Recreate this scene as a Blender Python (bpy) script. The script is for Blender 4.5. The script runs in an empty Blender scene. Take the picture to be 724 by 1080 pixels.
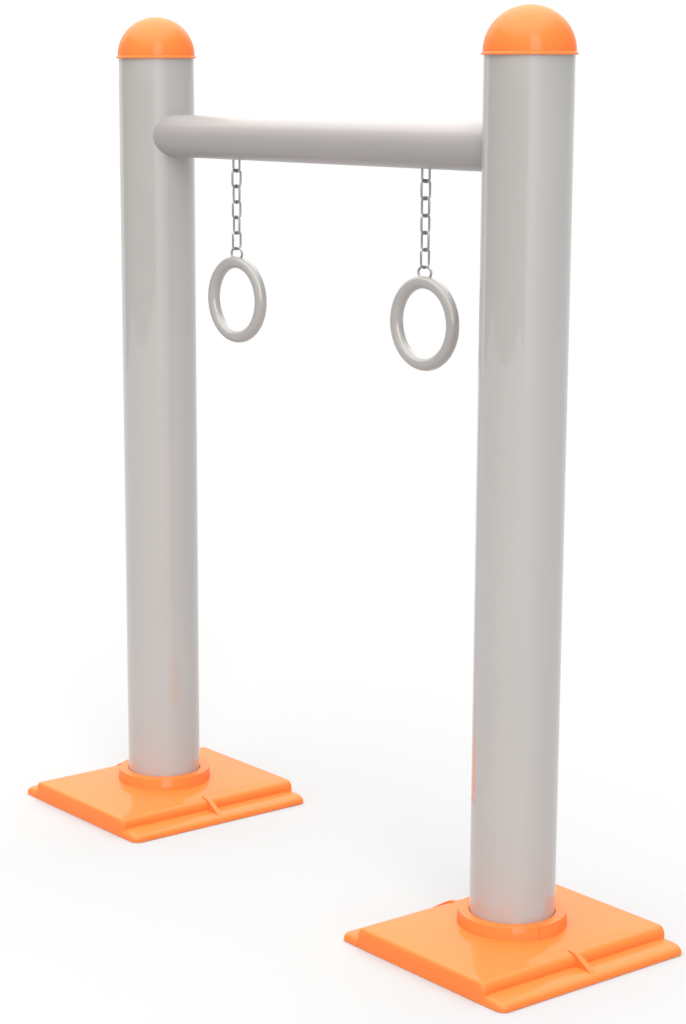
import bpy, bmesh, math
from mathutils import Vector, Matrix
from math import sin, cos, pi, radians

S = bpy.context.scene
C = S.collection

# ------------------------------------------------------------ measurements (metres)
D, H = 1.14563, 1.64072          # post spacing, post height
R = 0.080                        # post radius
HB, RB, BY = 1.4790, 0.0440, -0.008 # crossbar height, radius, sideways offset
BX, BYH = 0.2256, 0.2318         # half sizes of the base plate
FX = 0.0485                      # depth of the low flange
ZT, ZC, RC = 0.0398, 0.0756, 0.1010
DOME = 0.0120                    # gentle rise of the slab towards the post
ZCB = ZT + 0.0072
G0 = 0.001                       # feet stand a hair above the floor


# ------------------------------------------------------------ helpers
def finish(name, bm, mat, parent=None, smooth=True, angle=35, loc=None):
    bmesh.ops.recalc_face_normals(bm, faces=bm.faces)
    me = bpy.data.meshes.new(name)
    bm.to_mesh(me); bm.free()
    o = bpy.data.objects.new(name, me)
    C.objects.link(o)
    me.materials.append(mat)
    if smooth:
        me.shade_smooth()
        me.set_sharp_from_angle(angle=radians(angle))
    if parent: o.parent = parent
    if loc: o.location = loc
    return o


def empty(name, loc, label, cat, group=None):
    o = bpy.data.objects.new(name, None)
    C.objects.link(o)
    o.location = loc
    o.empty_display_size = 0.1
    o['label'] = label; o['category'] = cat
    if group: o['group'] = group
    return o


def lathe(bm, prof, n=128, a0=0.0, a1=2 * pi, closed=False):
    """turn a list of (r, z) about the z axis"""
    full = abs(a1 - a0 - 2 * pi) < 1e-6
    m = n if full else n + 1
    rings = []
    for r, z in prof:
        if r < 1e-6:
            rings.append([bm.verts.new((0, 0, z))])
        else:
            rings.append([bm.verts.new((r * cos(a0 + (a1 - a0) * i / n), r * sin(a0 + (a1 - a0) * i / n), z)) for i in range(m)])
    k = len(prof)
    for j in range(k if closed else k - 1):
        A, B = rings[j], rings[(j + 1) % k]
        for i in range(n):
            i2 = (i + 1) % m
            if len(A) == 1: bm.faces.new((A[0], B[i], B[i2]))
            elif len(B) == 1: bm.faces.new((A[i], A[i2], B[0]))
            else: bm.faces.new((A[i], A[i2], B[i2], B[i]))
    if not full and closed:
        bm.faces.new([r[0] for r in rings]); bm.faces.new([r[-1] for r in rings])
    return rings


def sweep(bm, path, rad, n=16, closed=True):
    """tube of radius rad along a planar path of (point, outward normal, binormal)"""
    rings = []
    for p, u, v in path:
        rings.append([bm.verts.new(p + u * (rad * cos(2 * pi * i / n)) + v * (rad * sin(2 * pi * i / n))) for i in range(n)])
    k = len(rings)
    for j in range(k if closed else k - 1):
        A, B = rings[j], rings[(j + 1) % k]
        for i in range(n):
            bm.faces.new((A[i], A[(i + 1) % n], B[(i + 1) % n], B[i]))


def prism_x(bm, prof, y0, y1, rc=0.0):
    """profile of (x, z) pushed along y from y0 to y1"""
    A = [bm.verts.new((x, y0, z)) for x, z in prof]
    B = [bm.verts.new((x, y1, z)) for x, z in prof]
    n = len(prof)
    for i in range(n):
        bm.faces.new((A[i], A[(i + 1) % n], B[(i + 1) % n], B[i]))
    bm.faces.new(A); bm.faces.new(B[::-1])


# ------------------------------------------------------------ materials
def principled(name):
    m = bpy.data.materials.new(name); m.use_nodes = True
    nt = m.node_tree
    return m, nt, nt.nodes['Principled BSDF']


def paint(name, col, rough, coat, coat_rough, bump=0.0, scale=300, var=0.03, ior=1.5, coat_ior=1.5, metal=0.0, spec=0.5):
    m, nt, b = principled(name)
    tc = nt.nodes.new('ShaderNodeTexCoord')
    nz = nt.nodes.new('ShaderNodeTexNoise'); nz.inputs['Scale'].default_value = 3.0; nz.inputs['Detail'].default_value = 4
    nt.links.new(tc.outputs['Object'], nz.inputs['Vector'])
    mr = nt.nodes.new('ShaderNodeMapRange')
    mr.inputs[3].default_value = 1 - var; mr.inputs[4].default_value = 1 + var
    nt.links.new(nz.outputs['Fac'], mr.inputs[0])
    mx = nt.nodes.new('ShaderNodeVectorMath'); mx.operation = 'SCALE'
    mx.inputs[0].default_value = col
    nt.links.new(mr.outputs[0], mx.inputs['Scale'])
    nt.links.new(mx.outputs[0], b.inputs['Base Color'])
    b.inputs['Roughness'].default_value = rough
    b.inputs['Specular IOR Level'].default_value = spec
    b.inputs['IOR'].default_value = ior
    b.inputs['Coat Weight'].default_value = coat
    b.inputs['Coat Roughness'].default_value = coat_rough
    b.inputs['Metallic'].default_value = metal
    b.inputs['Coat IOR'].default_value = coat_ior
    if bump:
        n2 = nt.nodes.new('ShaderNodeTexNoise'); n2.inputs['Scale'].default_value = scale; n2.inputs['Detail'].default_value = 2
        nt.links.new(tc.outputs['Object'], n2.inputs['Vector'])
        bp = nt.nodes.new('ShaderNodeBump'); bp.inputs['Strength'].default_value = bump; bp.inputs['Distance'].default_value = 0.0006
        nt.links.new(n2.outputs['Fac'], bp.inputs['Height'])
        nt.links.new(bp.outputs[0], b.inputs['Normal'])
    return m


BAR = paint('grey_satin_paint', (0.292, 0.277, 0.272), 0.42, 0.2, 0.10)
GREY = paint('grey_gloss_paint', (0.332, 0.319, 0.307), 0.40, 0.85, 0.01, coat_ior=1.65)
HOOP = paint('hoop_plastic', (0.300, 0.289, 0.280), 0.30, 0.6, 0.10, 0.12, 220)
ORANGE = paint('orange_plastic', (0.82, 0.172, 0.034), 0.60, 0.30, 0.02, spec=0.12)
STEEL, nt, b = principled('chain_steel')
b.inputs['Metallic'].default_value = 1.0
b.inputs['Base Color'].default_value = (0.34, 0.338, 0.33, 1)
b.inputs['Roughness'].default_value = 0.32
FLOOR, nt, b = principled('white_studio_floor')
b.inputs['Base Color'].default_value = (0.408, 0.412, 0.416, 1)
b.inputs['Roughness'].default_value = 0.9
b.inputs['Specular IOR Level'].default_value = 0.1

# ------------------------------------------------------------ studio floor (a sheet that runs far back and ends nine metres towards the photographer)
bm = bmesh.new()
vs = [bm.verts.new(p) for p in ((-900, -0.5, 0), (-7.8, -0.5, 0), (-7.8, -9.0, 0), (7.4, -9.0, 0), (7.4, 900.0, 0), (-900, 900.0, 0))]
bm.faces.new(vs)
fl = finish('floor', bm, FLOOR, smooth=False)
fl['kind'] = 'structure'

# ------------------------------------------------------------ the frame
frame = empty('exercise_frame', (0, 0, 0),
              'tall grey exercise frame of two capped posts and a crossbar on orange square bases', 'exercise frame')


def post_mesh():
    bm = bmesh.new()
    prof = [(R, 0.030)] + [(R, 0.05 + (H - 0.052) * i / 24) for i in range(25)] + [(R - 0.002, H), (R - 0.004, H)]
    lathe(bm, prof, 160)
    return bm


def cap_mesh():
    bm = bmesh.new()
    rd = R * 1.022; hz = 0.0855
    z0 = H - 0.002
    prof = [(R - 0.006, z0), (R * 1.055, z0), (R * 1.062, z0 + 0.0012), (R * 1.055, z0 + 0.0034), (rd + 0.001, z0 + 0.0042), (rd, z0 + 0.0055)]
    n = 40
    for i in range(n + 1):
        a = pi / 2 * i / n
        prof.append((rd * cos(a) if i < n else 0, z0 + 0.0065 + (hz - 0.0065) * sin(a)))
    lathe(bm, prof, 160)
    return bm


def collar_mesh(seam):
    bm = bmesh.new()
    ri = R + 0.0009
    c = 0.0010
    prof = [(ri, ZCB - 0.006), (ri, ZC - 0.0006), (ri + 0.0006, ZC), (RC - c, ZC), (RC - c * .3, ZC - c * .3), (RC, ZC - c), (RC + 0.0032, ZCB - 0.006)]
    if seam:
        a = radians(-14)
        lathe(bm, prof, 159, a + 0.0042, a + 2 * pi - 0.0042, closed=True)
    else:
        lathe(bm, prof, 160, closed=True)
    return bm


def slab_z(x, y):
    xs = BX - FX
    return ZT + DOME * (1 - min(1, abs(x) / xs) ** 3) * (1 - min(1, abs(y) / BYH) ** 3)


def plate_mesh():
    """slab with rounded long edges and a gently domed top, one closed surface"""
    bm = bmesh.new()
    xs = BX - FX
    rx, ry, rc = 0.017, 0.006, 0.010
    # loops from the outside in: (inset x, inset y, height below the domed top)
    def loop(ix, iy, zf, n=40, k=6):
        pts = []
        ax, ay = xs - ix, BYH - iy
        r = max(rc - ix * .6, 0.003)
        def side(p, q):
            for i in range(n):
                t = i / n
                pts.append((p[0] + (q[0] - p[0]) * t, p[1] + (q[1] - p[1]) * t))
        def corner(cx, cy, a0):
            for i in range(k):
                a = a0 + pi / 2 * i / k
                pts.append((cx + r * cos(a), cy + r * sin(a)))
        side((-ax + r, -ay), (ax - r, -ay)); corner(ax - r, -ay + r, -pi / 2)
        side((ax, -ay + r), (ax, ay - r)); corner(ax - r, ay - r, 0)
        side((ax - r, ay), (-ax + r, ay)); corner(-ax + r, ay - r, pi / 2)
        side((-ax, ay - r), (-ax, -ay + r)); corner(-ax + r, -ay + r, pi)
        return [bm.verts.new((x, y, zf(x, y) + G0)) for x, y in pts]
    rings = [loop(0, 0, lambda x, y: 0.0), loop(0, 0, lambda x, y: ZT - rx), ]
    for i in range(1, 9):
        a = pi / 2 * i / 8
        # the long edges roll over more widely than the short ones
        dz = rx * (1 - sin(a))
        def zf(x, y, dz=dz, a=a):
            near_y = max(0.0, 1 - (BYH - abs(y)) / 0.012) if abs(x) < xs - rx else 0.0
            return ZT - dz * (1 - 0.55 * near_y)
        rings.append(loop(rx * (1 - cos(a)), ry * (1 - cos(a)), zf))
    for t in (0.06, 0.12, 0.2, 0.3, 0.42, 0.55, 0.7, 0.85, 0.95):
        rings.append(loop(rx + (xs - rx - 0.004) * t, ry + (BYH - ry - 0.004) * t, slab_z))
    for A, B in zip(rings, rings[1:]):
        for i in range(len(A)):
            bm.faces.new((A[i], A[(i + 1) % len(A)], B[(i + 1) % len(A)], B[i]))
    bm.faces.new(rings[0]); bm.faces.new(rings[-1])
    return bm


FH = 0.0175                      # flange height beside the slab


def flange_mesh(s):
    bm = bmesh.new()
    x0, x1 = BX - FX - 0.004, BX
    def outline(ix, iy, n=8):
        rc = 0.018
        r = rc * (1 - 0.5 * ix / 0.044)
        yy = BYH - 0.0006 - iy; xx = x1 - ix
        pts = [(x0, -yy)]
        for i in range(n + 1):
            a = -pi / 2 + pi / 2 * i / n
            pts.append((xx - r + r * cos(a), -yy + r + r * sin(a)))
        for i in range(n + 1):
            a = pi / 2 * i / n
            pts.append((xx - r + r * cos(a), yy - r + r * sin(a)))
        pts.append((x0, yy))
        return pts
    layers = [(0.0, 0.0, 0.0), (0.0, 0.0, 0.0050)]
    m = 12
    for i in range(1, m + 1):
        a = pi / 2 * i / m
        e = 1 - cos(a)
        layers.append((0.027 * e, 0.011 * e, 0.0050 + (FH - 0.0050) * sin(a)))
    rings = []
    for ix, iy, z in layers:
        rings.append([bm.verts.new((s * x, y, z + G0)) for x, y in outline(ix, iy)])
    for A, B in zip(rings, rings[1:]):
        for i in range(len(A)):
            bm.faces.new((A[i], A[(i + 1) % len(A)], B[(i + 1) % len(A)], B[i]))
    bm.faces.new(rings[0])
    top = bm.faces.new(rings[-1])
    for v in top.verts:
        if abs(v.co.x) < x0 + 0.002: v.co.z += 0.001
    return bm


def gusset_mesh(s):
    bm = bmesh.new()
    xs = BX - FX
    pts = [(xs - 0.026, ZT - 0.008), (xs - 0.026, slab_z(xs - 0.026, 0) - 0.0006), (xs - 0.014, ZT + 0.0026), (xs - 0.006, ZT + 0.0016)]
    x_, z_ = pts[-1]
    for i in range(1, 9):
        t = i / 8
        pts.append((x_ + 0.050 * t, z_ - (z_ - 0.0120) * (t ** 1.05)))
    pts += [(x_ + 0.050, 0.008), (xs - 0.018, 0.008)]
    w = 0.0058
    A = [bm.verts.new((s * x, -w, z + G0)) for x, z in pts]
    B = [bm.verts.new((s * x, w, z + G0)) for x, z in pts]
    n = len(pts)
    for i in range(n):
        bm.faces.new((A[i], A[(i + 1) % n], B[(i + 1) % n], B[i]))
    bm.faces.new(A); bm.faces.new(B[::-1])
    bmesh.ops.bevel(bm, geom=list(bm.edges), offset=0.0008, segments=2, affect='EDGES', clamp_overlap=True)
    return bm


for k, s in enumerate((-1, 1)):
    x = s * D / 2
    base = finish('base_plate', plate_mesh(), ORANGE, frame, loc=(x, 0, 0))
    for q in (-1, 1):
        f = finish('flange', flange_mesh(q), ORANGE, base)
        finish('gusset', gusset_mesh(q), ORANGE, base)
    finish('collar', collar_mesh(s > 0), ORANGE, base)
    post = finish('post', post_mesh(), GREY, frame, loc=(x, 0, 0))
    finish('dome_cap', cap_mesh(), ORANGE, post)

bm = bmesh.new()
n = 96
L = D / 2 - R * 0.55
m = 24
rings = [[bm.verts.new((-L + 2 * L * j / m, BY + RB * cos(2 * pi * i / n), HB + RB * sin(2 * pi * i / n))) for i in range(n)] for j in range(m + 1)]
for A, B in zip(rings, rings[1:]):
    for i in range(n):
        bm.faces.new((A[i], A[(i + 1) % n], B[(i + 1) % n], B[i]))
bm.faces.new(rings[0]); bm.faces.new(rings[-1])
finish('crossbar', bm, BAR, frame)

# ------------------------------------------------------------ hanging rings
WR = 0.00215                     # wire radius
PITCH = 0.0315
HALFW = 0.0121 - WR              # centre-line half width of a link


def link_mesh():
    bm = bmesh.new()
    hl = PITCH / 2 + WR           # centre-line half length (inner length = pitch)
    rc = HALFW * 0.86
    path = []
    N = Vector((0, 1, 0))
    def arc(cx, cz, a0):
        for i in range(7):
            a = a0 + pi / 2 * i / 6
            u = Vector((cos(a), 0, sin(a)))
            path.append((Vector((cx, 0, cz)) + u * rc, u, N))
    arc(HALFW - rc, hl - rc, 0)
    arc(-HALFW + rc, hl - rc, pi / 2)
    arc(-HALFW + rc, -hl + rc, pi)
    arc(HALFW - rc, -hl + rc, 3 * pi / 2)
    sweep(bm, path, WR, 12)
    return bm


def torus(bm, RR, rr, n=128, k=24, flat=1.0):
    path = []
    for i in range(n):
        a = 2 * pi * i / n
        u = Vector((cos(a), 0, sin(a)))
        path.append((Vector((u.x * RR, 0, u.z * RR * flat)), u, Vector((0, 1, 0))))
    sweep(bm, path, rr, k)


HZ, HR, HT = 1.1496, 0.0768, 0.0125
J0 = 1.4125


def make_hanging_ring():
    t = empty('gymnastic_ring', (0, 0, HZ), 'x', 'gym ring', 'rings hanging from the crossbar')
    bm = bmesh.new(); torus(bm, HR, HT)
    finish('hoop', bm, HOOP, t)
    bm = bmesh.new(); torus(bm, 0.0182, WR * 1.05, 64, 12, 0.64)
    finish('shackle', bm, STEEL, t, loc=(0, 0, J0 - PITCH * 5 - 0.0182 * 0.64 + 0.0006 - HZ))
    for i in range(6):
        l = finish('chain_link', link_mesh(), STEEL, t, loc=(0, 0, J0 + PITCH / 2 - PITCH * i - HZ))
        l.rotation_euler = (0, 0, (pi / 2 if i % 2 else 0.0) + radians((2, -3, 1, 3, -2, 2)[i]))
    return t


ra = make_hanging_ring()
rb = ra.copy(); C.objects.link(rb)
for ch in list(ra.children):
    c = ch.copy(); C.objects.link(c); c.parent = rb
ra.location = (-0.2870, 0, HZ); ra.rotation_euler = (0, 0, 0)
rb.location = (0.3030, 0, HZ)
for ch in ra.children:
    if ch.name.startswith('hoop'): ch.rotation_euler.z = radians(2.5)
for ch in rb.children:
    if ch.name.startswith('hoop'): ch.rotation_euler.z = radians(2)
ra['label'] = 'pale grey ring hanging by steel chain, smaller in view, closer to the farther post'
rb['label'] = 'pale grey ring hanging by steel chain, larger in view, closer to the nearer post'

# ------------------------------------------------------------ camera (solved from the photograph)
cam = bpy.data.cameras.new('camera'); co = bpy.data.objects.new('camera', cam); C.objects.link(co)
yaw, pitch, f = 0.91389, 0.20306, 2423.83
fw = Vector((-sin(yaw) * cos(pitch), cos(yaw) * cos(pitch), -sin(pitch)))
rt = Vector((cos(yaw), sin(yaw), 0)); up = rt.cross(fw)
co.matrix_world = Matrix((
    (rt.x, up.x, -fw.x, 3.54873), (rt.y, up.y, -fw.y, -2.82004), (rt.z, up.z, -fw.z, 1.60412), (0, 0, 0, 1)))
cam.sensor_fit = 'VERTICAL'; cam.sensor_height = 24.0
cam.lens = f / 1080 * 24.0
cam.shift_x = (362 - 306.0) / 1080
cam.shift_y = (578.27 - 540) / 1080
cam.clip_start = 0.05; cam.clip_end = 3000
S.camera = co

# ------------------------------------------------------------ studio surround
w = bpy.data.worlds.new('World'); S.world = w; w.use_nodes = True
nt = w.node_tree; N = nt.nodes; Lk = nt.links
bg = N['Background']
tc = N.new('ShaderNodeTexCoord'); sx = N.new('ShaderNodeSeparateXYZ'); Lk.new(tc.outputs['Generated'], sx.inputs[0])


def mth(op, a, b=None, c=None):
    n = N.new('ShaderNodeMath'); n.operation = op
    for i, v in enumerate((a, b, c)):
        if v is None: continue
        if hasattr(v, 'links'): Lk.new(v, n.inputs[i])
        else: n.inputs[i].default_value = v
    return n.outputs[0]


def step(v, a, b, lo=0.0, hi=1.0, smooth=True):
    n = N.new('ShaderNodeMapRange'); n.interpolation_type = 'SMOOTHSTEP' if smooth else 'LINEAR'
    Lk.new(v, n.inputs[0])
    for i, q in enumerate((a, b, lo, hi)): n.inputs[i + 1].default_value = q
    return n.outputs[0]


def mixc(fac, a, b):
    n = N.new('ShaderNodeMix'); n.data_type = 'RGBA'
    Lk.new(fac, n.inputs[0])
    for i, v in ((6, a), (7, b)):
        if hasattr(v, 'links'): Lk.new(v, n.inputs[i])
        else: n.inputs[i].default_value = (*v, 1)
    return n.outputs[2]


X, Y, Z = sx.outputs
az = mth('ARCTAN2', Y, X)        # azimuth of the direction, -pi..pi
low, mid, top = (1.06, 1.06, 1.06), (2.15, 2.10, 2.04), (3.35, 3.30, 3.26)
col = mixc(step(Z, 0.08, 0.50), low, mid)
col = mixc(step(Z, 0.40, 0.90), col, top)
# cooler, dimmer side to the right of the picture
side = mth('ADD', mth('MULTIPLY', X, 0.78), mth('MULTIPLY', Y, 0.62))
side = mth('MULTIPLY', step(side, 0.15, 0.75), step(Z, 0.95, 0.65))
col = mixc(side, col, mixc(step(Z, -0.02, 0.04), (0.82, 0.86, 0.87), (0.12, 0.17, 0.20)))
# darker wall behind the photographer, ending sharply at one side
wall = mth('MULTIPLY', step(az, radians(-165), radians(-160)), step(az, radians(-40), radians(-43)))
wall = mth('MULTIPLY', wall, step(Z, 0.62, 0.58))
wcol = mixc(step(Z, -0.01, 0.01), (0.22, 0.21, 0.21), (0.92, 0.89, 0.87))
wcol = mixc(step(az, radians(-75), radians(-125)), wcol, (0.36, 0.35, 0.345))
col = mixc(wall, col, wcol)
# bright fill zone added just right of the photographer to lighten the post centres
fill = mth('MULTIPLY', step(az, radians(-43), radians(-40)), step(az, radians(-8), radians(-24)))
fill = mth('MULTIPLY', fill, mth('MULTIPLY', step(Z, 0.02, 0.06), step(Z, 0.75, 0.6)))
col = mixc(fill, col, (6.6, 6.4, 6.25))
Lk.new(col, bg.inputs['Color']); bg.inputs['Strength'].default_value = 1.05


def area(name, loc, target, size, power, colr):
    l = bpy.data.lights.new(name, 'AREA'); l.shape = 'RECTANGLE'; l.size, l.size_y = size
    l.energy = power; l.color = colr
    o = bpy.data.objects.new(name, l); C.objects.link(o)
    o.location = loc
    o.rotation_euler = (Vector(target) - Vector(loc)).to_track_quat('-Z', 'Y').to_euler()
    return o


area('overhead_softbox', (0.5, -0.5, 5.5), (0, 0, 0.5), (4, 4), 30, (1, 0.99, 0.97))

S.view_settings.view_transform = 'Standard'; S.view_settings.look = 'None'
S.view_settings.exposure = 0; S.view_settings.gamma = 1
S.render.engine = 'CYCLES'
S.cycles.max_bounces = 8
S.cycles.use_denoising = True
